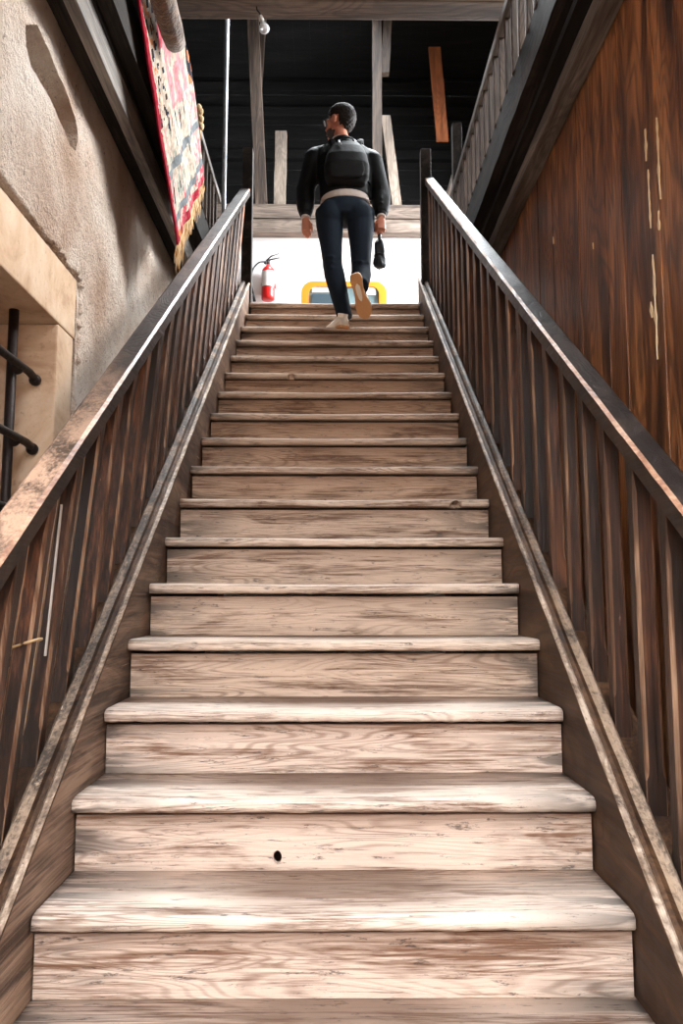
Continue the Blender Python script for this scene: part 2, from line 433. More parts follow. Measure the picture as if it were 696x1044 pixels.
g = thing('window_grille', (-1.22, 2.2, 0.62), 'black wrought iron bar grille set in the stone window at the left', 'window grille')
for y in (1.75, 2.2, 2.62, 2.99):
    bm = bmesh.new(); tube(bm, [(-1.24, y, 0.61), (-1.24, y, 1.4), (-1.24, y, 2.215)], 0.019, 10)
    mesh_obj('upright_bar', bm, M['iron'], g, True)
for z in (0.85, 1.13, 1.41, 1.685, 1.965):
    bm = bmesh.new(); tube(bm, [(-1.235, 1.34, z + .05), (-1.215, 2.2, z + .03), (-1.20, 3.06, z + .015), (-1.2, 3.15, z)], 0.016, 10)
    mesh_obj('cross_bar', bm, M['iron'], g, True)
    bm = bmesh.new(); ellipsoid(bm, (-1.2, 3.125, z), (0.024, 0.024, 0.024)); mesh_obj('knob', bm, M['iron'], g, True)
    bm = bmesh.new(); ellipsoid(bm, (-1.22, 2.99, z + .012), (0.028, 0.022, 0.028)); mesh_obj('collar', bm, M['iron'], g, True)

# right plank wall
bm = bmesh.new(); y = -1.6; rr = random.Random(3)
while y < 10.1:
    w = rr.uniform(0.11, 0.19); dx = rr.uniform(0, 0.006)
    box(bm, 1.12 + dx * .6, 1.17, y + 0.0008, y + w - 0.0008, -0.1, LAND + .01, bev=0.0015); y += w
box(bm, 1.16, 1.24, -1.6, 10.2, -0.1, LAND + .01)
struct(mesh_obj('wall_right', bm, M['plank']))

# cream strips added on the wall planks for pale cracks and chipped wood
rr = random.Random(5)
bm = bmesh.new()
for (yy, z0, z1, ww) in ((2.69, 2.40, 2.62, .008), (2.68, 1.92, 2.30, .009), (2.70, 2.66, 2.78, .012), (2.60, 2.46, 2.76, .010), (2.62, 2.36, 2.43, .012), (2.71, 2.08, 2.14, .02), (3.3, 2.6, 2.63, .006), (3.9, 2.9, 2.94, .006)):
    n = 26; Lf, Rt = [], []
    for k in range(n + 1):
        z = z0 + (z1 - z0) * k / n; cy = yy + 0.006 * nse(z, yy, 0, 16)
        h = ww * max(0.10, 0.5 + 1.3 * nse(z, yy, 4, 26)) * math.sin(PI * (k + .5) / (n + 1)) ** .4
        Lf.append((cy - h, z)); Rt.append((cy + h, z))
    prism(bm, Lf + Rt[::-1], 1.1165, 1.1215, 'x')
struct(mesh_obj('trim_2', bm, M['leaf']))

# unseen walls added to block sky light: over the camera's entrance, and behind it
bm = bmesh.new(); box(bm, -3.3, 3.3, 1.0, 1.2, 3.0, 9.0)
struct(mesh_obj('wall_front_light_block', bm, M['plaster']))
bm = bmesh.new(); box(bm, -9, 9, -9.4, -9.2, 0, 5.2)
struct(mesh_obj('wall_yard_light_block', bm, M['plaster']))

# back wall of the landing, attic, roof
bm = bmesh.new(); box(bm, -3.2, 3.2, 8.15, 8.35, 0, 5.20)
struct(mesh_obj('wall_back', bm, M['white_wall']))
bm = bmesh.new()
for k in range(26): box(bm, -3.2, 3.2, 9.5, 9.54, LAND + k * .2, LAND + k * .2 + .195, bev=.006)
struct(mesh_obj('wall_attic', bm, M['attic']))
for s, nm in ((-1, 'wall_upper_left'), (1, 'wall_upper_right')):
    bm = bmesh.new(); a, b = sorted((s * 3.2, s * 3.3))
    for k in range(54):
        yy = 0.0 + k * .2
        if s > 0 and 6.5 < yy < 7.95:
            box(bm, a, b, yy, yy + .195, LAND + .1, LAND + .55); box(bm, a, b, yy, yy + .195, LAND + 2.35, 8.7)
        elif s > 0 and 2.1 < yy < 4.5:
            box(bm, a, b, yy, yy + .195, LAND + .1, 5.3); box(bm, a, b, yy, yy + .195, 6.7, 8.7)  # unseen opening added for the gallery lamp
        else: box(bm, a, b, yy, yy + .195, LAND + .1, 8.7)
    struct(mesh_obj(nm, bm, M['attic']))
bm = bmesh.new()
for k in range(33):
    a = -3.3 + k * .2
    prism(bm, [(10.2, 7.6), (10.2, 7.66), (1.2, 8.92), (1.2, 8.86)], a, a + .1995, 'x')
struct(mesh_obj('ceiling', bm, M['attic']))

# ------------------------------------------------------------------ timbers
GG = 'timbers in the dark roof space'
def slope_beam(bm, x0, x1, y0, y1, z0, z1, n=40, chip=0.004, seed=0):
    rings = []
    for k in range(n + 1):
        y = y0 + (y1 - y0) * k / n
        q = [(x0, z0), (x1, z0), (x1, z1), (x0, z1)]
        rings.append([V((a + chip * nse(y, a, seed, 6), y, b + chip * nse(y, b, seed + 2, 7))) for a, b in q])
    ring_loft(bm, rings)
for s in (-1, 1):
    side = 'left' if s < 0 else 'right'
    bm = bmesh.new(); a, b = sorted((s * 0.895, s * 0.965))
    slope_beam(bm, a, b, 1.2, YL + .3, 3.50, 3.72, seed=s)
    tag(mesh_obj('gallery_beam', bm, M['dark_beam'] if s > 0 else M['dark_beam']), 'dark beam along the edge of the %s gallery under its railing' % side, 'beam')
    bm = bmesh.new(); a, b = sorted((s * 1.03, s * 1.118))
    slope_beam(bm, a, b, 1.2, YL + .3, 3.40, 3.50, seed=s + 5)
    tag(mesh_obj('wall_plate', bm, M['plate'] if s > 0 else M['dark_beam']), ('grey-brown timber coloured pale as if lit, running along the top of the plank wall' if s > 0 else 'dark timber running along the top of the plaster wall'), 'beam')
bm = bmesh.new(); box(bm, -1.028, -.975, 1.2, YL + .3, 3.34, 3.476, bev=.004)
tag(mesh_obj('joist', bm, M['grey_beam']), 'pale grey timber tucked under the left gallery between dark beams', 'beam')
bm = bmesh.new(); box(bm, -1.16, 1.2, 4.68, 4.86, 4.875, 5.06, bev=.012)
tag(mesh_obj('cross_beam', bm, M['cross_beam']), 'brown beam crossing over the stairwell at the top edge of the picture', 'beam')
# double beam on the white wall
for k, (z0, z1) in enumerate(((4.925, 5.07), (5.085, 5.235))):
    bm = bmesh.new(); n = 30; rings = []
    for i in range(n + 1):
        x = -3.1 + 6.2 * i / n
        rings.append([V((x, a + .006 * nse(x, a, k, 3), b + .008 * nse(x, b, k + 4, 3))) for a, b in ((8.02, z0), (8.17, z0), (8.17, z1), (8.02, z1))])
    ring_loft(bm, rings)
    tag(mesh_obj('wall_beam', bm, M['wall_beam']), ('lower' if k == 0 else 'upper') + ' of the two grey-brown beams lying along the top of the white wall', 'beam')
def post(name, p0, p1, w, d, mat, label, cat='post'):
    p0, p1 = V(p0), V(p1); bm = bmesh.new(); rings = []
    for k in range(9):
        p = p0.lerp(p1, k / 8)
        q = [(-w, -d), (w, -d), (w, d), (-w, d)]
        rings.append([p + V((a / 2 + .004 * nse(p.z, a, 1, 5), b / 2, 0)) for a, b in q])
    ring_loft(bm, rings)
    return tag(mesh_obj(name, bm, mat), label, cat)
post('roof_post', (-0.78, 8.08, 5.24), (-0.925, 8.08, 7.9), 0.12, 0.12, M['post'], 'leaning brown post left of the man, rising from the beam to the roof')
post('roof_post', (-0.86, 8.22, 6.6), (-0.80, 8.22, 7.9), 0.10, 0.08, M['post'], 'short brown timber behind the top of the left leaning post', 'post')
post('roof_post', (-0.59, 8.10, 5.24), (-0.585, 8.2, 6.14), 0.12, 0.10, M['post_light'], 'short pale post standing on the beam between the leaning post and the man')
post('roof_post', (0.45, 8.08, 5.24), (0.455, 8.08, 7.9), 0.10, 0.12, M['post'], 'tall upright brown post behind the man')
post('roof_post', (0.66, 8.10, 5.24), (0.55, 8.16, 6.3), 0.10, 0.10, M['post_light'], 'short pale leaning post at the right shoulder of the man')
post('roof_brace', (0.54, 8.08, 6.75), (0.60, 8.08, 7.9), 0.09, 0.08, M['post'], 'grey brace beside the upper end of the tall post', 'brace')
post('roof_board', (1.23, 8.6, 6.3), (1.15, 8.6, 7.45), 0.14, 0.03, M['orange_lit_board'], 'board coloured as if lit orange in the dark roof at the upper right', 'board')
for z in (6.55, 7.12, 7.45):
    bm = bmesh.new(); box(bm, -3.1, 3.1, 9.40, 9.499, z, z + .12, bev=.01)
    tag(mesh_obj('purlin', bm, M['attic']), {6.55: 'lowest', 7.12: 'middle', 7.45: 'highest'}[z] + ' of the faint dark rails across the back of the roof space', 'beam')

# ------------------------------------------------------------------ staircase
stair = thing('staircase', (0, 1.5, 0), 'steep straight wooden staircase with worn bleached treads filling the middle', 'staircase')
NT_ = 17
def tread(i, depth=0.30):
    y = Y1 + (i - 1) * RUN; z = Z1 + (i - 1) * RISE; th = 0.038
    rng = random.Random(i * 13)
    hw = HW + rng.uniform(.002, .007)
    n = 60; rings = []
    yo = rng.uniform(-.004, .004)
    for k in range(n + 1):
        x = -hw + 2 * hw * k / n
        wear = -0.006 * math.exp(-(x / 0.38) ** 2)                   # dished by feet
        chip = 0.004 * nse(x, i, 3, 7) + 0.0025 * nse(x, i, 8, 30)
        low = 0.003 * nse(x, i, 5, 16) + 0.002 * nse(x, i, 1, 45)
        prof = [(depth, -th), (depth, 0), (0.10, wear * .6), (0.035, wear), (0.010, wear - 0.003), (0.001 + chip, -0.011 + wear * .6),
                (0.000 + chip, -th + 0.008 + low), (0.006 + chip, -th + low), (0.03, -th)]
        rings.append([V((x, y + yo + a, z + b)) for a, b in prof])
    bm = bmesh.new(); ring_loft(bm, rings)
    for f in bm.faces: f.smooth = True
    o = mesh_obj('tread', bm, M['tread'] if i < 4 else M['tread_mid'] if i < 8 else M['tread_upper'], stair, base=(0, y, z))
    return o
treads = {}
risers = {}
for i in range(0, NT_ + 1):
    treads[i] = tread(i, 0.298 if i < NT_ else 0.36)
    y = Y1 + (i - 1) * RUN + 0.028; z0 = Z1 + (i - 2) * RISE; z1 = z0 + RISE - 0.038 - 0.011
    rng = random.Random(i); hw = HW + 0.004 - rng.uniform(0, .002)
    bm = bmesh.new(); box(bm, -hw, hw, y, y + 0.022, z0 - (0.0 if i else 0), z1, bev=.0015)
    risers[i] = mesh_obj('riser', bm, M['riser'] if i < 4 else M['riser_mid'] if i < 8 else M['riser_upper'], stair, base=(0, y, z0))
# knot hole in the second riser, chips out of two nosings
def local_cut(o, cb, base):
    for v in cb.verts: v.co += -V(base)
    carve_local(o, cb)
def carve_local(o, cb):
    off = abs_loc(o)
    sp, sl = o.parent, V(o.location)
    o.parent = None; o.location = (0, 0, 0)
    n0 = len(o.data.vertices); carve(o, cb);  o.parent = sp; o.location = sl
yk = Y1 + RUN + .028
cb = bmesh.new(); r = bmesh.ops.create_cone(cb, cap_ends=True, segments=18, radius1=0.0115, radius2=0.0115, depth=0.12)
for v in r['verts']: v.co = V((v.co.x * 1.0 - 0.150, v.co.z + yk, v.co.y * 1.5 + Z1 + 0.034))
local_cut(risers[2], cb, (0, yk, Z1))
for i, xx in ((7, 0.535), (12, -0.27)):
    yy = Y1 + (i - 1) * RUN; zz = Z1 + (i - 1) * RISE
    cb = bmesh.new(); r = bmesh.ops.create_uvsphere(cb, u_segments=14, v_segments=10, radius=0.026)
    for v in r['verts']: v.co = V((v.co.x + xx, v.co.y * 1.7 + yy + .002, v.co.z * 1.0 + zz - .036))
    local_cut(treads[i], cb, (0, yy, zz))

def slope_prism(bm, prof, y0, y1, n=60, chip=0.0, seed=0, mi=None, cuts=False):
    """profile (x, height above the nosing line) swept up the stair slope"""
    rings = []
    for k in range(n + 1):
        y = y0 + (y1 - y0) * k / n
        rings.append([V((a + chip * nse(y, i * 3.1, seed, 12), y, nz(y) + b + chip * nse(y, i * 2.3, seed + 5, 14))) for i, (a, b) in enumerate(prof)])
    fs = ring_loft(bm, rings)
    if mi:
        m = len(prof)
        for k, f in enumerate(fs[:-2]): f.material_index = mi[k % m]
    return fs
# stringers (sides of the flight)
for s in (-1, 1):
    bm = bmesh.new()
    a0, a1 = 0.688, 0.735
    slope_prism(bm, [(s * a0, -1.3), (s * a1, -1.3), (s * a1, 0.14), (s * a0, 0.14)], 1.15, YL + 0.18, 80, 0.0015, s)
    for v in bm.verts: v.co.z = max(v.co.z, 0.0)
    mesh_obj('stringer', bm, M['stringer'] if s > 0 else M['stringer_worn'], stair)

# dry leaf lying on the lowest tread
bm = bmesh.new()
lp = [(-.235, 1.70), (-.215, 1.695), (-.195, 1.70), (-.19, 1.712), (-.2, 1.72), (-.215, 1.716), (-.23, 1.72), (-.243, 1.712)]
prism(bm, lp, Z1 - RISE + .0005, Z1 - RISE + .0025, 'z')
tag(mesh_obj('dry_leaf', bm, M['leaf']), 'small pale dry leaf on the lowest visible step', 'leaf')

# ------------------------------------------------------------------ railings
def baluster_mesh(w, h, stop_lo, stop_hi):
    """square post whose corners are chamfered between two stops; material 1 on the chamfers"""
    bm = bmesh.new(); a = w / 2; c = w * 0.17; rings = []
    def oct_(z, c, tw=0):
        q = [(-a, -a + c), (-a + c, -a), (a - c, -a), (a, -a + c), (a, a - c), (a - c, a), (-a + c, a), (-a, a - c)]
        return [V((x, y, z)) for x, y in q]
    e = 0.002
    for z, cc in ((0, e), (stop_lo, e), (stop_lo + .012, c * .8), (stop_lo + .03, c), (h * .5, c * 1.05), (h - stop_hi - .05, c), (h - stop_hi, e), (h, e)):
        rings.append(oct_(z, cc))
    fs = ring_loft(bm, rings)
    m = 8
    for k, f in enumerate(fs[:-2]): f.material_index = 1 if (k % m) in (0, 2, 4, 6) else 0
    return bm

def make_railing(s, label):
    R = thing('stair_railing', (s * 0.76, 1.5, 0), label, 'railing')
    left = s < 0
    # sill: worn bead at the stringer edge, groove, rounded moulding carrying the balusters
    x0 = 0.682
    prof = [(x0, 0.142), (x0, 0.152), (x0 + .004, 0.158), (x0 + .013, 0.160), (x0 + .020, 0.152), (x0 + .022, 0.145),
            (x0 + .036, 0.145), (x0 + .040, 0.163), (x0 + .048, 0.174), (x0 + .062, 0.175), (x0 + .072, 0.160), (x0 + .075, 0.120), (0.84, 0.115), (0.84, 0.03), (0.738, 0.03), (0.738, 0.142)]
    segs = [(1.15, 2.19, 0.012), (2.20, YL + .16, 0)] if left else [(1.15, YL + .16, 0)]
    for (ya, yb, off) in segs:
        bm = bmesh.new()
        slope_prism(bm, [(s * (a + (off * -.5)), b + off) for a, b in prof], ya, yb, 110 if yb - ya > 2 else 40, 0.0018, s * 4, mi=[2, 1, 1, 1, 2, 2, 2, 0, 0, 0, 2, 2, 2, 2, 2, 2])
        for v in bm.verts: v.co.z = max(v.co.z, 0.0)
        mesh_obj('bottom_rail', bm, [M['sill'], M['bead'], M['stringer']], R)
    # handrail
    if left:
        xi, xo, top, th = 0.690, 0.775, 0.955, 0.062
    else:
        xi, xo, top, th = 0.735, 0.812, 1.055, 0.062
    prof = [(xi, top - th), (xi, top - .010), (xi + .009, top), (xo - .012, top + .002), (xo, top - .010), (xo, top - th)]
    bm = bmesh.new()
    slope_prism(bm, [(s * a, b) for a, b in prof], 1.15, YL + .01, 90, 0.0016, s * 9, mi=[1, 2, 0, 0, 1, 1])
    mesh_obj('handrail', bm, [M['rail_left'] if left else M['rail'], M['rail_side'], M['rail_edge']], R)
    # balusters
    bx_lo, bx_hi = (0.785, 0.735) if left else (0.782, 0.776)
    lean = 0.13 if left else 0.0
    sp = 0.2 if left else 0.195
    w = 0.047
    protos = []
    yb = 1.32 if left else 1.205 + .03
    k = 0
    rng = random.Random(11 + s)
    bot_off = 0.118; 
    while yb < YL + .08:
        jit = rng.uniform(-.01, .01); ang = rng.uniform(-.012, .012)
        y = yb + jit
        xlo = bx_lo; z0 = nz(y) + bot_off
        ln = lean + ang
        # height to the underside of the handrail, which climbs while the post leans
        h = (top - th - bot_off + .012 + SL * w * .5) / (1 - SL * ln) if True else 0
        if y + ln * h > YL - .02: break
        if k < 4 or k % 6 == 0 or True:
            bm = baluster_mesh(w + rng.uniform(-.004, .005), h, 0.075 + rng.uniform(-.01, .015), 0.10 + rng.uniform(-.02, .03))
            for v in bm.verts:
                t = v.co.z / h
                # bottom cut follows the sill slope, top cut follows the rail
                if v.co.z < 1e-4: v.co.z += SL * v.co.y
                if v.co.z > h - 1e-4: v.co.z += SL * v.co.y
                v.co.x += s * (bx_hi - bx_lo) * t + .002 * nse(v.co.z, k, 1, 3)
                v.co.y += ln * v.co.z + .004 * nse(v.co.z, k, 7, 2)
            for f in bm.faces: f.smooth = False
            o = mesh_obj('baluster', bm, [M['baluster'], M['baluster_edge']], None)
        o.parent = R; o.location = V((s * xlo, y, z0)) - V(R.location)
        yb += sp; k += 1
    if left:
        bm = bmesh.new(); cy, cx, cz = 1.985, -.757, .985
        tube(bm, [V((cx + .036 * math.cos(a), cy + .036 * math.sin(a), cz + .012 * math.cos(a))) for a in [2 * PI * q / 24 for q in range(25)]] , .0035, 6)
        tag(mesh_obj('tie_cord', bm, M['cord'], smooth=True), 'pale cord tied round one of the nearest left balusters', 'cord')
    # newel post at the landing
    bm = bmesh.new(); xc = s * (0.745 if s > 0 else 0.715)
    box(bm, xc - .042, xc + .042, YL + .012, YL + .10, LAND - .12, 4.775, bev=.006)
    mesh_obj('newel_post', bm, M['dark_beam'], R)
    return R
make_railing(-1, 'left stair railing with worn orange-brown handrail end and leaning dark balusters')
make_railing(1, 'right stair railing beside the plank wall, upright chamfered brown balusters')

# gallery railings
def gallery_railing(s, y0, y1, label):
    R = thing('gallery_railing', (s * 0.9, (y0 + y1) / 2, 3.72), label, 'railing')
    zt = 4.17
    bm = bmesh.new(); slope_beam(bm, *sorted((s * .878, s * .925)), y0, y1, zt - .045, zt, 30, .003, s)
    mesh_obj('handrail', bm, M['grey_beam'], R)
    y = y0 + .08
    while y < y1 - .05:
        bm = bmesh.new(); box(bm, -.016, .016, -.016, .016, 0, zt - .045 - 3.715, bev=.004)
        o = mesh_obj('baluster', bm, M['post']); o.parent = R; o.location = V((s * .905, y, 3.715)) - V(R.location)
        y += .15
    bm = bmesh.new(); box(bm, s * .955 - .036, s * .955 + .036, y1, y1 + .08, 3.70 if s > 0 else 3.70, 4.80 if s > 0 else 4.3, bev=.005)
    mesh_obj('corner_post', bm, M['dark_beam'], R)
    if s > 0:
        bm = bmesh.new(); box(bm, .80, .92, YL + .02, YL + .06, 4.37, 4.41, bev=.004)
        box(bm, .915, .955, y1 + .07, YL + .06, 4.37, 4.41, bev=.004)
        mesh_obj('short_rail', bm, M['grey_beam'], R)
    return R
gallery_railing(1, 2.6, 5.86, 'grey railing of the upper gallery above the plank wall on the right')
gallery_railing(-1, 4.3, 5.86, 'thin dark railing of the left gallery beyond the hanging rug')
bm = bmesh.new(); tube(bm, [(-.915, 6.24, 3.719), (-.912, 6.24, 4.8), (-.910, 6.24, 6.12)], 0.018, 10)
ellipsoid(bm, (-.910, 6.24, 6.12), (.018, .018, .012))
tag(mesh_obj('steel_pole', bm, M['steel'], smooth=True), 'thin shiny grey pole standing at the top of the left railing', 'pole')

# pale strip and cord tied to the nearest left baluster
bm = bmesh.new(); box(bm, -.704, -.700, 2.06, 2.068, .95, 1.345)
for v in bm.verts: v.co.y += (v.co.z - .95) * .14; v.co.x += -.035 + (v.co.z - .95) * .02
tag(mesh_obj('pale_strip', bm, M['white_strip']), 'thin pale strip fixed upright against the left balusters', 'strip')

# ------------------------------------------------------------------ bulb
L = thing('light_bulb', (-.47, 4.74, 4.70), 'unlit bare light bulb hanging from the cross beam', 'light bulb')
bm = bmesh.new(); tube(bm, spline([(-.505, 4.745, 4.878), (-.50, 4.742, 4.85), (-.485, 4.74, 4.83), (-.478, 4.74, 4.808)], 5), .004, 8)
mesh_obj('cable', bm, M['black_plastic'], L, True)
bm = bmesh.new(); tube(bm, [(-.479, 4.74, 4.81), (-.472, 4.74, 4.785), (-.468, 4.74, 4.772)], [.012, .016, .015], 12)
mesh_obj('socket', bm, M['socket'], L, True)
bm = bmesh.new(); prof = [(.0, .013), (.012, .016), (.03, .026), (.045, .033), (.058, .034), (.070, .029), (.080, .016), (.084, .004)]
d = V((.28, 0, -1)).normalized(); tube(bm, [V((-.468, 4.74, 4.772)) + d * a for a, _ in prof], [b for _, b in prof], 16)
mesh_obj('glass_bulb', bm, M['glass'], L, True)

# ------------------------------------------------------------------ rug over the left gallery rail
order = list(RUGC)
cc = V((4.127, 2.991)); e1 = V((-.84, .60)).normalized(); e2 = V((.70, .71)).normalized()
RW, RL = 1.15, 2.3
def rug_pt(u, v):
    q = cc + e1 * v + e2 * u; y, z = q.x, q.y
    fold = 0.010 * math.sin(u * 17 + v * 2.0) * min(1, 0.3 + (4.2 - z) * 0.8) + 0.005 * math.sin(u * 31 + 1.0 + v * 5) + .008 * nse(u, v, 2, 6)
    x = -.855 + fold * .8
    top = 4.215
    if z > top:
        t = z - top
        if t < 0.12:
            a = t / .12 * PI; x = -.90 + .045 * math.cos(a) + fold * (1 - t / .12) * .8; z = top + .03 * math.sin(a)
        else: x = -.945 - .3 * fold; z = top - (t - .12); z = max(z, 4.02 + .1 * fold)
        y = y
    return V((x, y, z))
def rug_col(u, v):
    n = nse(u, v, 0, 28) * .02
    uu = u + n; vv = v + nse(u, v, 4, 6) * .012
    if uu < .055: return 'crimson'
    if vv < .05: return 'crimson' if nse(u, v, 6, 9) > 0.1 else ('orange' if u < .2 else 'rose')
    if .10 < vv < .145 or .34 < vv < .385: return 'grey'
    if vv < .10: return 'rose' if nse(u, v, 3, 20) > 0 else 'cream'
    if vv < .60:
        m = (vv - .15) % .09; k = nse(u, v, 9, 22)
        if u > .9: return 'pink' if k > 0 else 'cream'
        k = nse(u * 3.2, v * .7, 9, 9); return 'navy' if k > .38 else ('sage' if k > .2 else ('rose' if k < -.42 else 'cream'))
    band = uu
    if band < .13: return 'cream' if nse(u * 3, v, 4, 12) > -.25 else 'navy'
    if band < .22:
        k = nse(u * 2, v, 8, 16); return 'navy' if k > .16 else ('orange' if k < -.15 else 'cream')
    if band < .30: return 'cream' if nse(u, v, 1, 25) > -0.2 else 'navy'
    if band < .40: return 'rose' if vv > .9 else 'cream'
    # medallion field
    du, dv = (u - .58) / .14, ((v - .78) % .9 - .35) / .30
    r = abs(du) + abs(dv)
    if r < .55: return 'orange'
    if r < .75: return 'cream'
    if r < .85: return 'grey'
    if r < 1.3: return 'pink'
    if u > 1.05: return 'navy' if nse(u, v, 2, 15) > -.1 else 'orange'
    if u > .98: return 'cream'
    return 'pink' if nse(u, v, 5, 8) > -.1 else 'cream'
nu, nv = 90, 165
bm = bmesh.new(); G = [[bm.verts.new(rug_pt(RW * i / nu, RL * j / nv) + V((0, 0, .0))) for j in range(nv + 1)] for i in range(nu + 1)]
for i in range(nu):
    for j in range(nv):
        f = bm.faces.new((G[i][j], G[i + 1][j], G[i + 1][j + 1], G[i][j + 1]))
        f.material_index = order.index(rug_col(RW * (i + .5) / nu, RL * (j + .5) / nv)); f.smooth = True
rug = mesh_obj('woven_rug', bm, [M['rug_' + k] for k in order])
tag(rug, 'red and cream patterned woven rug with fringe hanging over the left gallery rail', 'rug')
sm = rug.modifiers.new('thick', 'SOLIDIFY'); sm.thickness = .008; sm.offset = 0
bm = bmesh.new(); rr = random.Random(4)
for i in range(150):
    u = RW * i / 150; p = rug_pt(u, 0)
    if p.z > 4.2: continue
    ln = rr.uniform(.06, .15) * (1.3 if u < .25 else 1)
    q = p + V((rr.uniform(-.012, .012), rr.uniform(-.02, .01), -ln)); mid = p.lerp(q, .5) + V((rr.uniform(-.01, .01), .006, 0))
    tube(bm, [p + V((0, 0, .006)), mid, q], [.0042, .0036, .0015], 5)
fr = mesh_obj('fringe', bm, M['fringe'], rug); fr['kind'] = 'stuff'
bm = bmesh.new()
for k in range(6):
    a = V((-.86, 4.74 + k * .008, 4.18 - k * .02)); ellipsoid(bm, a + V((0.01 * (k % 2), 0, 0)), (.018, .02, .026), u=8, v=6)
for k in range(8): tube(bm, [(-.86, 4.78, 4.08), (-.86 + .01 * math.sin(k * 2), 4.78 + .012 * math.cos(k * 3), 4.00 - .006 * (k % 3))], [.006, .003], 5)
mesh_obj('tassel', bm, M['fringe'], rug, True)
# rolled hide slung along the face of the rug
HX, HZ = -.778, 3.785
rl = thing('rolled_hide', (HX, 2.7, HZ), 'rolled brown fur hide slung along the upper part of the hanging rug', 'hide')
bm = bmesh.new(); pts = [V((HX, 1.8 + .091 * k, HZ + .003 * math.sin(k))) for k in range(20)] + [V((HX, 3.62, HZ))]
rings = []
for k, p in enumerate(pts):
    r = .057 if 0 < k < len(pts) - 1 else .049
    rings.append([p + V((math.cos(a) * (r + .005 * nse(p.y, a, 1, 7)), 0, math.sin(a) * (r + .005 * nse(p.y, a + 5, 1, 7)))) for a in [2 * PI * q / 28 for q in range(28)]])
ring_loft(bm, rings)
mesh_obj('roll', bm, M['fur'], rl, True)
for y in (2.1, 3.0):
    bm = bmesh.new(); tube(bm, [V((HX + .062 * math.cos(a), y, HZ + .062 * math.sin(a))) for a in [2 * PI * q / 24 for q in range(25)]] + [V((HX + .02, y, HZ + .2)), V((-.84, y, 4.20)), V((-.89, y, 4.235))], .004, 6)
    mesh_obj('sling_cord', bm, M['cord'], rl, True)

# ------------------------------------------------------------------ fire extinguisher
ex, ey = -.70, 8.06
E_ = thing('fire_extinguisher', (ex, ey, 4.19), 'red fire extinguisher with white label hung on the white wall', 'fire extinguisher')
bm = bmesh.new(); prof = [(.0, .060), (.008, .068), (.03, .070), (.30, .070), (.33, .064), (.355, .045), (.37, .026), (.385, .022)]
tube(bm, [(ex, ey, 4.20 + a) for a, _ in prof], [b for _, b in prof], 24)
mesh_obj('cylinder_body', bm, M['red'], E_, True)
bm = bmesh.new(); n = 12; rings = []
for k in range(n + 1):
    a = -PI * .92 + PI * .75 * k / n
    rings.append([V((ex + r * math.cos(a), ey + r * math.sin(a), z)) for r, z in ((.0705, 4.335), (.0725, 4.335), (.0725, 4.50), (.0705, 4.50))])
ring_loft(bm, rings); mesh_obj('paper_label', bm, M['label'], E_)
bm = bmesh.new(); tube(bm, [(ex, ey, 4.58), (ex, ey, 4.625)], .02, 12); ellipsoid(bm, (ex - .03, ey - .012, 4.60), (.016, .012, .016))
mesh_obj('valve', bm, M['black_plastic'], E_, True)
bm = bmesh.new(); tube(bm, [(ex - .03, ey, 4.625), (ex + .03, ey - .01, 4.64), (ex + .12, ey - .02, 4.655)], [.009, .009, .007], 8)
tube(bm, [(ex - .02, ey, 4.635), (ex + .03, ey - .01, 4.675), (ex + .11, ey - .02, 4.70)], [.008, .008, .006], 8)
mesh_obj('lever_handle', bm, M['black_plastic'], E_, True)
bm = bmesh.new(); tube(bm, spline([(ex - .02, ey - .02, 4.61), (ex - .10, ey - .04, 4.59), (ex - .165, ey - .04, 4.50), (ex - .175, ey - .03, 4.38), (ex - .15, ey - .02, 4.25)], 7), .009, 8)
tube(bm, [(ex - .15, ey - .02, 4.26), (ex - .14, ey - .02, 4.18)], [.011, .017], 10)
mesh_obj('hose', bm, M['black_plastic'], E_, True)
bm = bmesh.new(); box(bm, ex - .075, ex + .075, ey + .0, 8.152, 4.36, 4.385); box(bm, ex - .02, ex + .02, ey + .06, 8.152, 4.3, 4.5)
mesh_obj('wall_bracket', bm, M['black_plastic'], E_)

# ------------------------------------------------------------------ orange framed display stand
sx0, sx1, sy, st = -.345, .53, 7.88, 4.335
D = thing('display_stand', ((sx0 + sx1) / 2, sy, LAND), 'orange-framed rounded display stand behind the legs of the man', 'display stand')
def rrect(x0, x1, z0, z1, r, n=6):
    out = []
    for cx, cz, a0 in ((x1 - r, z1 - r, 0), (x0 + r, z1 - r, PI / 2)):
        for k in range(n + 1): a = a0 + PI / 2 * k / n; out.append((cx + r * math.cos(a), cz + r * math.sin(a)))
    return out + [(x0, z0), (x1, z0)]
bm = bmesh.new(); o_ = rrect(sx0, sx1, LAND, st, .12); i_ = rrect(sx0 + .075, sx1 - .075, LAND + .06, st - .055, .08)
def prof3(pts, y): return [V((a, y, b)) for a, b in pts]
ring_loft(bm, [prof3(o_, sy), prof3(o_, sy + .06), prof3(i_, sy + .06), prof3(i_, sy), prof3(o_, sy)], cap=False)
bmesh.ops.remove_doubles(bm, verts=bm.verts, dist=1e-5)
mesh_obj('outer_frame', bm, M['orange_paint'], D)
bm = bmesh.new(); box(bm, sx0 + .07, sx1 - .07, sy + .02, sy + .04, LAND + .05, st - .05)
mesh_obj('backing_panel', bm, M['teal_panel'], D)
bm = bmesh.new(); box(bm, sx0 + .11, sx0 + .36, sy + .008, sy + .02, st - .115, st - .06)
mesh_obj('pale_card', bm, M['label'], D)
bm = bmesh.new(); box(bm, sx1 - .3, sx1 - .11, sy + .008, sy + .02, st - .14, st - .06)
mesh_obj('pale_card', bm, M['label'], D)
bm = bmesh.new(); box(bm, sx0 + .11, sx0 + .44, sy + .005, sy + .02, st - .30, st - .135)
mesh_obj('dark_card', bm, M['dark_teal'], D)

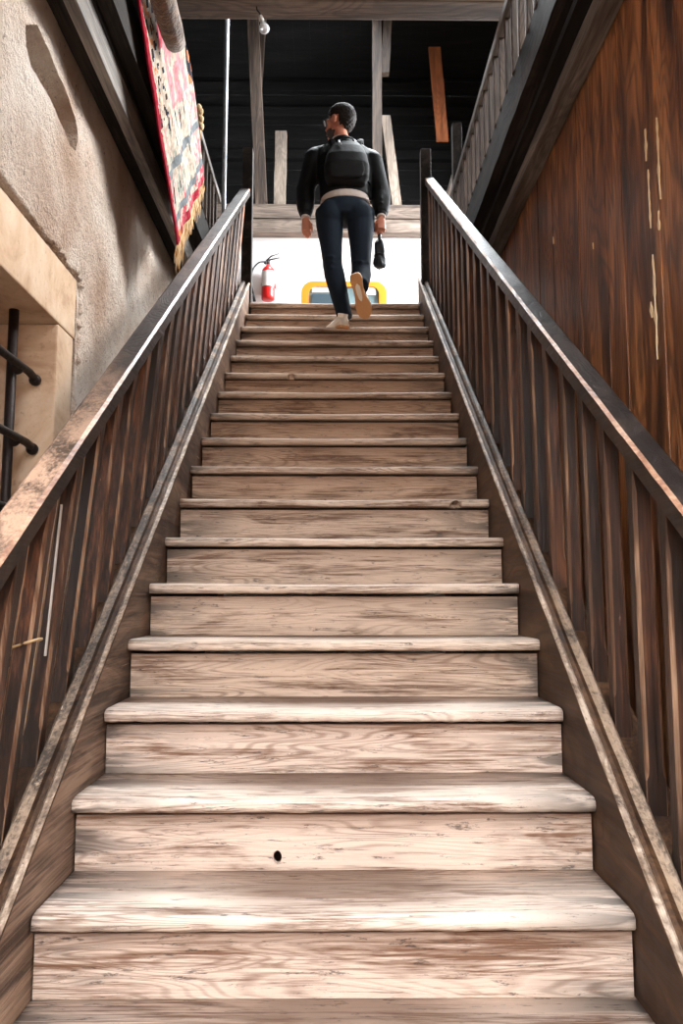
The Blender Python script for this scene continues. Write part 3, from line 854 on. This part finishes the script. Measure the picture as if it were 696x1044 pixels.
# ------------------------------------------------------------------ the man
T15 = (Y1 + 14 * RUN, Z1 + 14 * RISE)      # 5.633, 3.072
MB = (0.08, 5.72, T15[1])
man = None
# joints
hipL, hipR = V((-.045, 5.74, 3.97)), V((.195, 5.74, 3.97))
kneeL, kneeR = V((-.015, 5.72, 3.545)), V((.195, 5.70, 3.50))
ankL, ankR = V((.072, 5.665, 3.155)), V((.185, 5.47, 3.31))
shL, shR = V((-.155, 5.86, 4.50)), V((.285, 5.86, 4.48))
elL, elR = V((-.228, 5.83, 4.215)), V((.352, 5.83, 4.19))
wrL, wrR = V((-.222, 5.76, 3.955)), V((.350, 5.74, 3.955))
neck0, neck1 = V((.055, 5.86, 4.58)), V((.045, 5.88, 4.70))
headc = V((.036, 5.895, 4.795))
HR = Euler((0, 0, math.radians(62)))          # head turned to the left
HM = Matrix.Translation(headc) @ Matrix.Scale(1.09, 4) @ Euler((math.radians(4), 0, math.radians(62))).to_matrix().to_4x4()
def H(x, y, z): return HM @ V((x, y, z))       # head space: +y = face, +z up
bm = bmesh.new()
# head (one surface with the neck, torso, arms, hands and legs)
def hell(c, r): 
    q = bmesh.ops.create_uvsphere(bm, u_segments=24, v_segments=16, radius=1.0)
    bmesh.ops.transform(bm, matrix=HM @ Matrix.Translation(V(c)) @ Matrix.Diagonal((*r, 1)), verts=q['verts'])
hell((0, -.012, .03), (.078, .098, .092)); hell((0, .03, -.035), (.060, .066, .082)); hell((0, .055, -.088), (.034, .034, .026))
hell((0, .088, -.005), (.012, .022, .026)); hell((0, .104, -.018), (.013, .013, .010))       # nose
hell((0, .082, .030), (.050, .018, .012))                                                      # brow
hell((0, .090, -.052), (.024, .012, .006)); hell((0, .088, -.064), (.021, .012, .007))        # lips
for s in (-1, 1):
    hell((s * .030, .080, .012), (.014, .010, .009)); hell((s * .088, -.002, .0), (.012, .021, .033)); hell((s * .045, .055, -.015), (.022, .02, .02))
tube(bm, [neck0 - V((0, .0, .06)), neck0, neck1, headc + V((0, 0, -.02))], [.068, .060, .056, .05], 16)
# torso and hips
tube(bm, [V((.075, 5.74, 3.94)), V((.075, 5.75, 4.02)), V((.07, 5.77, 4.16)), V((.065, 5.81, 4.32)), V((.062, 5.845, 4.46)), V((.06, 5.86, 4.54)), V((.055, 5.862, 4.60))],
     [(.15, .105), (.145, .10), (.135, .09), (.16, .10), (.17, .10), (.13, .08), (.06, .06)], 20)
for hp, kn, an in ((hipL, kneeL, ankL), (hipR, kneeR, ankR)):
    tube(bm, [hp + V((0, 0, .02)), hp.lerp(kn, .3), hp.lerp(kn, .7), kn], [.082, .078, .058, .050], 16)
    tube(bm, [kn, kn.lerp(an, .3) , an], [.050, .050, .034], 14)
for sh, el, wr in ((shL, elL, wrL), (shR, elR, wrR)):
    ellipsoid(bm, sh, (.06, .06, .06)); tube(bm, [sh, sh.lerp(el, .5), el], [.055, .048, .040], 14); tube(bm, [el, el.lerp(wr, .4), wr], [.040, .037, .027], 14)
# feet inside the shoes
def hand(wr, s, grip):
    """palm, four bent fingers of different lengths, thumb leaving the side; s = -1 left, 1 right"""
    down = V((0, .12, -1)).normalized()
    fwd = V((0, 1, .1)).normalized(); med = V((-s, 0, 0))
    if not grip:
        # relaxed: back of the hand outward/backward, fingers curl forward and inward
        ac = (V((0, 1, 0)) * .75 + V((s, 0, 0)) * .35).normalized()       # across knuckles
        curl = (V((-s, 0, 0)) * .7 + V((0, .7, 0))).normalized()
    else:
        ac = V((0, 1, 0)); curl = V((-s, 0, 0))
    ac = (V((s, .9, 0)) if not grip else V((s * .9, .5, 0))).normalized()
    curl = V((-s * .5, .85, 0)).normalized() if not grip else V((-s * .45, .9, 0)).normalized()
    c = wr + down * .05
    tube(bm, [wr - down * .03, wr, wr + down * .03, wr + down * .085], [(.026, .022), (.027, .022), (.038, .019), (.041, .016)], 14, ref=ac)
    for q in range(4):
        off = (-.030 + .020 * q); ln = (.068, .078, .074, .058)[q]
        k0 = wr + down * (.078 - .004 * abs(q - 1.5)) + ac * off
        b = 1.15 if grip else .65
        a = k0 + (down * math.cos(.35 * b) + curl * math.sin(.35 * b)) * ln * .42
        d2 = (down * math.cos(1.25 * b) + curl * math.sin(1.25 * b))
        e = a + d2 * ln * .34; d3 = (down * math.cos(2.1 * b) + curl * math.sin(2.1 * b)); f = e + d3 * ln * .28
        tube(bm, [k0 - down * .02, k0, a, e, f], [.0095, .0098, .0092, .0086, .007], 8)
    t0 = wr + down * .025 - ac * .024
    t1 = t0 - ac * .022 + down * .028 + curl * .014; t2 = t1 + down * .026 + curl * .016 + ac * .004; t3 = t2 + down * .018 + curl * .012 + ac * .008
    tube(bm, [t0, t1, t2, t3], [.013, .0125, .0105, .008], 8)
hand(wrL, -1, False); hand(wrR, 1, True)
man = mesh_obj('person', bm, M['skin'], base=MB)
tag(man, 'man in black jacket and navy trousers climbing the stairs, head turned left, seen from behind', 'person')
voxel(man, .0042, 3, .5)

def cloth(name, mat, build, vox=.009, sm=4, parent=man):
    bm = bmesh.new(); build(bm); o = mesh_obj(name, bm, mat, parent)
    if vox: voxel(o, vox, sm)
    return o
# trousers
def b_tr(bm):
    tube(bm, [V((.078, 5.735, 3.93)), V((.078, 5.74, 3.98)), V((.078, 5.75, 4.03)), V((.078, 5.76, 4.085))], [(.176, .12), (.196, .138), (.184, .13), (.168, .118)], 24)
    for s_, hp, kn, an in ((-1, hipL, kneeL, ankL), (1, hipR, kneeR, ankR)):
        ellipsoid(bm, hp + V((.012 * -s_, -.05, -.01)), (.102, .09, .10))
        P = [hp + V((0, 0, .03)), hp.lerp(kn, .22), hp.lerp(kn, .55), hp.lerp(kn, .85), kn + V((0, 0, .0))]
        tube(bm, P, [(.108, .118), (.102, .112), (.084, .092), (.074, .080), (.074, .078)], 18)
        a2 = an + (an - kn).normalized() * (.015)
        Q = [kn + V((0, 0, .02)), kn.lerp(a2, .12), kn.lerp(a2, .4), kn.lerp(a2, .8), a2]
        tube(bm, Q, [(.072, .076), (.077, .08), (.070, .076), (.060, .066), (.057, .064)], 18)
        # folds behind the knee
        for k, dz in enumerate((.015, -.03, .055)):
            c0 = kn + V((0, -.02, dz)); 
            tube(bm, [c0 + V((-.062, -.03, .012)), c0 + V((0, -.066, -.004)), c0 + V((.064, -.028, .006 * (-1) ** k))], [.010, .013, .010], 8)
cloth('trousers', M['trousers'], b_tr)
# shirt hem showing under the jacket
def b_sh(bm):
    tube(bm, [V((.078, 5.765, 4.070)), V((.078, 5.765, 4.085)), V((.078, 5.77, 4.14))], [(.188, .142), (.189, .142), (.176, .13)], 28)
cloth('shirt_hem', M['shirt'], b_sh, .006, 2)
# jacket
def b_jk(bm):
    tube(bm, [V((.078, 5.772, 4.092)), V((.077, 5.775, 4.12)), V((.074, 5.785, 4.20)), V((.07, 5.81, 4.33)), V((.066, 5.845, 4.46)), V((.062, 5.86, 4.55)), V((.056, 5.862, 4.62)), V((.052, 5.868, 4.652))],
         [(.178, .134), (.194, .146), (.192, .142), (.205, .145), (.222, .138), (.198, .112), (.110, .088), (.064, .064)], 28)
    for s_, sh, el, wr in ((-1, shL, elL, wrL), (1, shR, elR, wrR)):
        ellipsoid(bm, sh + V((0, 0, -.01)), (.082, .085, .085)); tube(bm, [V((.06, 5.865, 4.58)), sh + V((0, 0, .015))], [.06, .066], 16)
        w2 = el.lerp(wr, .86)
        tube(bm, [sh, sh.lerp(el, .35), sh.lerp(el, .8), el, el.lerp(wr, .35), el.lerp(wr, .62), w2], [.086, .080, .074, .076, .074, .066, .050], 18)
        rr = random.Random(int(sh.x * 100))
        for k in range(9):      # sleeve folds
            t = .15 + .8 * k / 9; a = sh.lerp(el, t * 2) if t < .5 else el.lerp(wr, (t - .5) * 1.6)
            d = rr.uniform(-.02, .02)
            tube(bm, [a + V((-.066, -.02, d)), a + V((0, -.072, -d)), a + V((.066, -.02, -d * .5))], [.004, .010, .004], 8)
cloth('jacket', M['jacket'], b_jk, .009, 9)
for el, wr in ((elL, wrL), (elR, wrR)):
    def b_cf(bm):
        tube(bm, [el.lerp(wr, .80), el.lerp(wr, .86), el.lerp(wr, .955)], [(.046, .046), (.044, .044), (.038, .038)], 20)
    cloth('jacket_cuff', M['jacket'], b_cf, .005, 2)
for el, wr in ((elL, wrL), (elR, wrR)):
    def b_sc(bm):
        tube(bm, [el.lerp(wr, .90), el.lerp(wr, 1.02)], [(.036, .036), (.034, .034)], 20)
    cloth('shirt_cuff', M['shirt'], b_sc, .005, 1)
def b_col(bm):
    n = 26
    for k in range(n):
        pass
    rings = []
    for z, r in ((4.628, .068), (4.668, .070), (4.672, .062), (4.632, .058)):
        rings.append([V((.050 + r * 1.02 * math.cos(2 * PI * q / n), 5.868 + r * math.sin(2 * PI * q / n), z + .012 * math.sin(2 * PI * q / n))) for q in range(n)])
    ring_loft(bm, rings + [rings[0]], cap=False); bmesh.ops.remove_doubles(bm, verts=bm.verts, dist=1e-5)
o = cloth('collar', M['shirt'], b_col, 0)
for p in o.data.polygons: p.use_smooth = True
# hair: cap over the skull, shorter at the neck
bm = bmesh.new()
q = bmesh.ops.create_uvsphere(bm, u_segments=72, v_segments=54, radius=1.0)
for v in q['verts']:
    x, y, z = v.co
    R = V((.084, .106, .102)); c0 = V((0, -.014, .032))
    p = V((x * R.x, y * R.y, z * R.z)) + c0
    thick = .004 + .016 * max(0, z) + .008 * max(0, y) * max(0, z)
    p += V((x, y, z)).normalized() * (thick - .003 + .007 * nse(x, y, z * 1.6, 9) + .004 * nse(x, y, z, 25))
    v.co = p
rem = [v for v in bm.verts if (v.co.y > .048 and v.co.z < .072) or (v.co.y > .012 and v.co.z < .030 and abs(v.co.x) > .03) or v.co.z < -.060 or (v.co.y > -.03 and v.co.z < -.012) or (abs(v.co.x) > .05 and abs(v.co.y + .002) < .026 and v.co.z < .034) or (v.co.y > -.055 and v.co.z < -.04)]
bmesh.ops.delete(bm, geom=rem, context='VERTS')
bmesh.ops.transform(bm, matrix=HM, verts=bm.verts)
ha = mesh_obj('hair', bm, M['hair'], man, True)
sm = ha.modifiers.new('thick', 'SOLIDIFY'); sm.thickness = .012; sm.offset = -1
# beard along the jaw
bm = bmesh.new()
q = bmesh.ops.create_uvsphere(bm, u_segments=28, v_segments=20, radius=1.0)
for v in q['verts']: v.co = V((v.co.x * .063, v.co.y * .069 + .031, v.co.z * .086 - .036))
rem = [v for v in bm.verts if v.co.z > -.045 - .25 * max(0, .04 - v.co.y) or v.co.y < .0]
bmesh.ops.delete(bm, geom=rem, context='VERTS'); bmesh.ops.transform(bm, matrix=HM, verts=bm.verts)
be = mesh_obj('beard', bm, M['beard'], man, True)
sm = be.modifiers.new('thick', 'SOLIDIFY'); sm.thickness = .006; sm.offset = -1
# glasses
gl = mesh_obj('glasses', (lambda b: b)(bmesh.new()), M['black_plastic'], man)
bm = bmesh.new()
for s in (-1, 1):
    cen = (s * .034, .108, .014)
    tube(bm, [H(cen[0] + .025 * math.cos(a), cen[1] - .004 * abs(math.cos(a)), cen[2] + .019 * math.sin(a)) for a in [2 * PI * k / 20 for k in range(21)]], .0028, 6)
    tube(bm, [H(s * .059, .104, .018), H(s * .078, .06, .020), H(s * .086, 0, .014), H(s * .086, -.012, .004)], .0028, 6)
tube(bm, [H(-.010, .110, .018), H(0, .114, .021), H(.010, .110, .018)], .0025, 6)
bmesh.ops.recalc_face_normals(bm, faces=bm.faces); bm.transform(Matrix.Translation(-abs_loc(gl))); bm.to_mesh(gl.data); bm.free()
bm = bmesh.new()
for s in (-1, 1):
    q = bmesh.ops.create_uvsphere(bm, u_segments=16, v_segments=8, radius=1.0)
    bmesh.ops.transform(bm, matrix=HM @ Matrix.Translation((s * .034, .107, .014)) @ Matrix.Diagonal((.024, .002, .018, 1)), verts=q['verts'])
mesh_obj('lenses', bm, M['lens'], gl, True)

# shoes
def shoe(heel, toe, up, label, yaw=0):
    """heel and toe are points on the bottom of the sole; up is the direction of the instep"""
    heel, toe = V(heel), V(toe); f = (toe - heel).normalized(); L_ = (toe - heel).length
    up = (V(up) - f * f.dot(V(up))).normalized(); sd = f.cross(up)
    def S(a, b, c): return heel + f * (a * L_) + sd * b + up * c
    out = [(-.0, .024), (.04, .038), (.15, .045), (.35, .034), (.5, .038), (.68, .055), (.82, .055), (.93, .042), (1.0, .016)]
    def sole_ring(h, grow=0.0):
        L1 = [S(a, w + grow, h) for a, w in out]; R1 = [S(a, -w * .92 - grow, h) for a, w in out][::-1]
        return L1 + R1
    sh = None
    bm = bmesh.new(); secs = []
    for a, w, hh, base in ((.01, .030, .085, .02), (.08, .041, .112, .02), (.20, .044, .118, .02), (.34, .043, .108, .02), (.48, .045, .094, .02), (.62, .051, .078, .02), (.78, .052, .064, .02), (.91, .041, .054, .02), (.985, .018, .040, .02)):
        ring = []
        for k in range(16):
            t = 2 * PI * k / 16; b_ = w * math.cos(t); cz = (base + hh) / 2 + (hh - base) / 2 * math.sin(t)
            ring.append(S(a, b_ * (1 if math.sin(t) < .3 else .82), cz))
        secs.append(ring)
    ring_loft(bm, secs)
    tube(bm, [S(.16, 0, .07), S(.15, 0, .10), S(.14, 0, .113)], [(.036, .044), (.036, .046), (.037, .047)], 16, ref=sd)
    sh = mesh_obj('shoe', bm, M['shoe'], man, True); voxel(sh, .004, 2); sh['label'] = label
    bm = bmesh.new(); ring_loft(bm, [sole_ring(.018, .001), sole_ring(.026, .0035), sole_ring(.040, .002)]); mesh_obj('midsole', bm, M['midsole'], sh)
    bm = bmesh.new(); ring_loft(bm, [sole_ring(.0, -.002), sole_ring(.004, .0025), sole_ring(.020, .0028)])
    mesh_obj('outsole', bm, M['gum'], sh)
    bm = bmesh.new(); c0 = [S(a, w, -.0015) for a, w in ((.22, .004), (.28, .016), (.42, .018), (.54, .013), (.60, .003))]; c1 = [S(a, -w, -.0015) for a, w in ((.22, .004), (.28, .016), (.42, .018), (.54, .013), (.60, .003))][::-1]
    ring_loft(bm, [c0 + c1, [p + up * .004 for p in c0 + c1]]); mesh_obj('sole_inset', bm, M['midsole'], sh)
    bm = bmesh.new()
    for a in (.42, .49, .56, .63): tube(bm, [S(a, .030, .075 - a * .02), S(a + .01, 0, .098 - a * .045), S(a, -.030, .075 - a * .02)], .0035, 6)
    tube(bm, [S(.20, .034, .085), S(.30, .037, .055), S(.40, .038, .032)], .004, 6)
    mesh_obj('laces', bm, M['grey_lace'], sh)
shoe((.072, 5.600, 3.045), (-.055, 5.865, 3.078), (0, 0, 1), 'left shoe standing on the step, off-white')
shoe((.135, 5.40, 3.370), (.225, 5.545, 3.095), (0.1, .8, .45), 'right shoe with the gum-coloured sole turned back')

# backpack
bp = thing('backpack', (.085, 5.72, 4.20), 'small black backpack worn on the back of the man', 'backpack')
def b_bp(bm):
    rings = []
    for z, w, d, cy in ((4.150, .10, .035, 5.665), (4.165, .140, .060, 5.655), (4.22, .168, .080, 5.65), (4.32, .170, .088, 5.665), (4.41, .155, .082, 5.69), (4.49, .130, .066, 5.72), (4.545, .095, .045, 5.745), (4.565, .05, .02, 5.755)):
        n = 28; ring = []
        for k in range(n):
            a = 2 * PI * k / n; c, s = math.cos(a), math.sin(a)
            ring.append(V((.088 + w * math.copysign(abs(c) ** .75, c), cy + d * math.copysign(abs(s) ** .8, s), z)))
        rings.append(ring)
    ring_loft(bm, rings)
o = cloth('bag_body', M['backpack'], b_bp, .008, 4, bp)
def b_pk(bm):
    rings = []
    for z, w, d in ((4.185, .09, .006), (4.20, .120, .014), (4.25, .135, .018), (4.31, .125, .014), (4.35, .09, .004)):
        rings.append([V((.088 + w * math.copysign(abs(math.cos(a)) ** .7, math.cos(a)), 5.588 + d * math.sin(a) + (z - 4.25) * .12, z)) for a in [2 * PI * k / 24 for k in range(24)]])
    ring_loft(bm, rings)
cloth('front_pocket', M['backpack'], b_pk, .006, 3, bp)
bm = bmesh.new(); tube(bm, spline([(.03, 5.735, 4.54), (.04, 5.74, 4.585), (.09, 5.745, 4.60), (.135, 5.74, 4.585), (.145, 5.735, 4.54)], 5), .008, 8, flat=.6)
mesh_obj('carry_handle', bm, M['backpack'], bp, True)
for s in (-1, 1):
    bm = bmesh.new(); x = .085 + s * .105
    tube(bm, spline([(x - s * .02, 5.725, 4.50), (x + s * .005, 5.77, 4.595), (x + s * .012, 5.86, 4.615), (x + s * .02, 5.95, 4.56), (x + s * .03, 6.0, 4.42), (x + s * .04, 5.96, 4.27), (x + s * .065, 5.80, 4.24), (x + s * .04, 5.69, 4.23)], 6), .022, 10, flat=.3)
    mesh_obj('shoulder_strap', bm, M['backpack'], bp, True)
bm = bmesh.new(); tube(bm, [(.028, 5.668, 4.53), (.033, 5.652, 4.505), (.045, 5.64, 4.48)], .008, 6, flat=.5)
mesh_obj('zip_tab', bm, M['steel'], bp, True)

# folded umbrella in the right hand
um = thing('folded_umbrella', (.335, 5.80, 3.60), 'short folded dark umbrella hanging from the right hand of the man', 'umbrella')
ux, uy = .338, 5.785
bm = bmesh.new(); n = 24; rings = []
for z, r in ((3.80, .020), (3.77, .036), (3.72, .042), (3.69, .040), (3.675, .034), (3.65, .044), (3.61, .045), (3.585, .038), (3.578, .02)):
    rings.append([V((ux + math.cos(a) * r * (1 + .14 * math.sin(a * 4 + z * 30)), uy + math.sin(a) * r * (1 + .14 * math.sin(a * 4 + z * 30)), z)) for a in [2 * PI * k / n for k in range(n)]])
ring_loft(bm, rings); mesh_obj('canopy', bm, M['umbrella'], um, True)
bm = bmesh.new(); tube(bm, [(ux, uy, 3.90), (ux, uy, 3.84), (ux, uy, 3.79)], [.016, .014, .012], 12); mesh_obj('handle', bm, M['black_plastic'], um, True)
bm = bmesh.new(); tube(bm, [V((ux + .039 * math.cos(a), uy + .039 * math.sin(a), 3.675)) for a in [2 * PI * q / 20 for q in range(21)]], .006, 6); mesh_obj('strap', bm, M['black_plastic'], um, True)
bm = bmesh.new(); tube(bm, [(ux, uy, 3.58), (ux, uy, 3.565)], .008, 8); mesh_obj('tip', bm, M['steel'], um, True)

# ------------------------------------------------------------------ light
w = bpy.data.worlds.new('sky'); bpy.context.scene.world = w; w.use_nodes = True
bg = w.node_tree.nodes['Background']; bg.inputs[0].default_value = (0.93, 0.96, 1.0, 1); bg.inputs[1].default_value = 9.0
def area(name, loc, target, size, power, col=(1, 1, 1), spread=PI):
    l = bpy.data.lights.new(name, 'AREA'); l.shape = 'RECTANGLE'; l.size, l.size_y = size; l.energy = power; l.color = col
    o = bpy.data.objects.new(name, l); C.objects.link(o); o.location = loc
    o.rotation_euler = (V(target) - V(loc)).to_track_quat('-Z', 'Y').to_euler(); l.spread = spread; return o
area('window_daylight', (3.15, 7.2, 4.9), (0, 7.4, 4.4), (1.3, 1.7), 330, (0.95, 0.98, 1), math.radians(115))
area('roof_light', (0.7, 7.2, 7.85), (0.0, 5.3, 3.6), (2.2, 1.2), 260, (0.92, 0.97, 1), math.radians(120))
area('added_gallery_daylight', (3.12, 3.3, 6.0), (-1.13, 3.5, 2.5), (2.2, 1.2), 58, (1.0, 0.97, 0.94), math.radians(66))  # lamp added to brighten the left plaster; its window is unseen
vs = bpy.context.scene.view_settings
vs.view_transform = 'Standard'; vs.look = 'None'; vs.exposure = 0.35; vs.gamma = 1; vs.use_curve_mapping = False
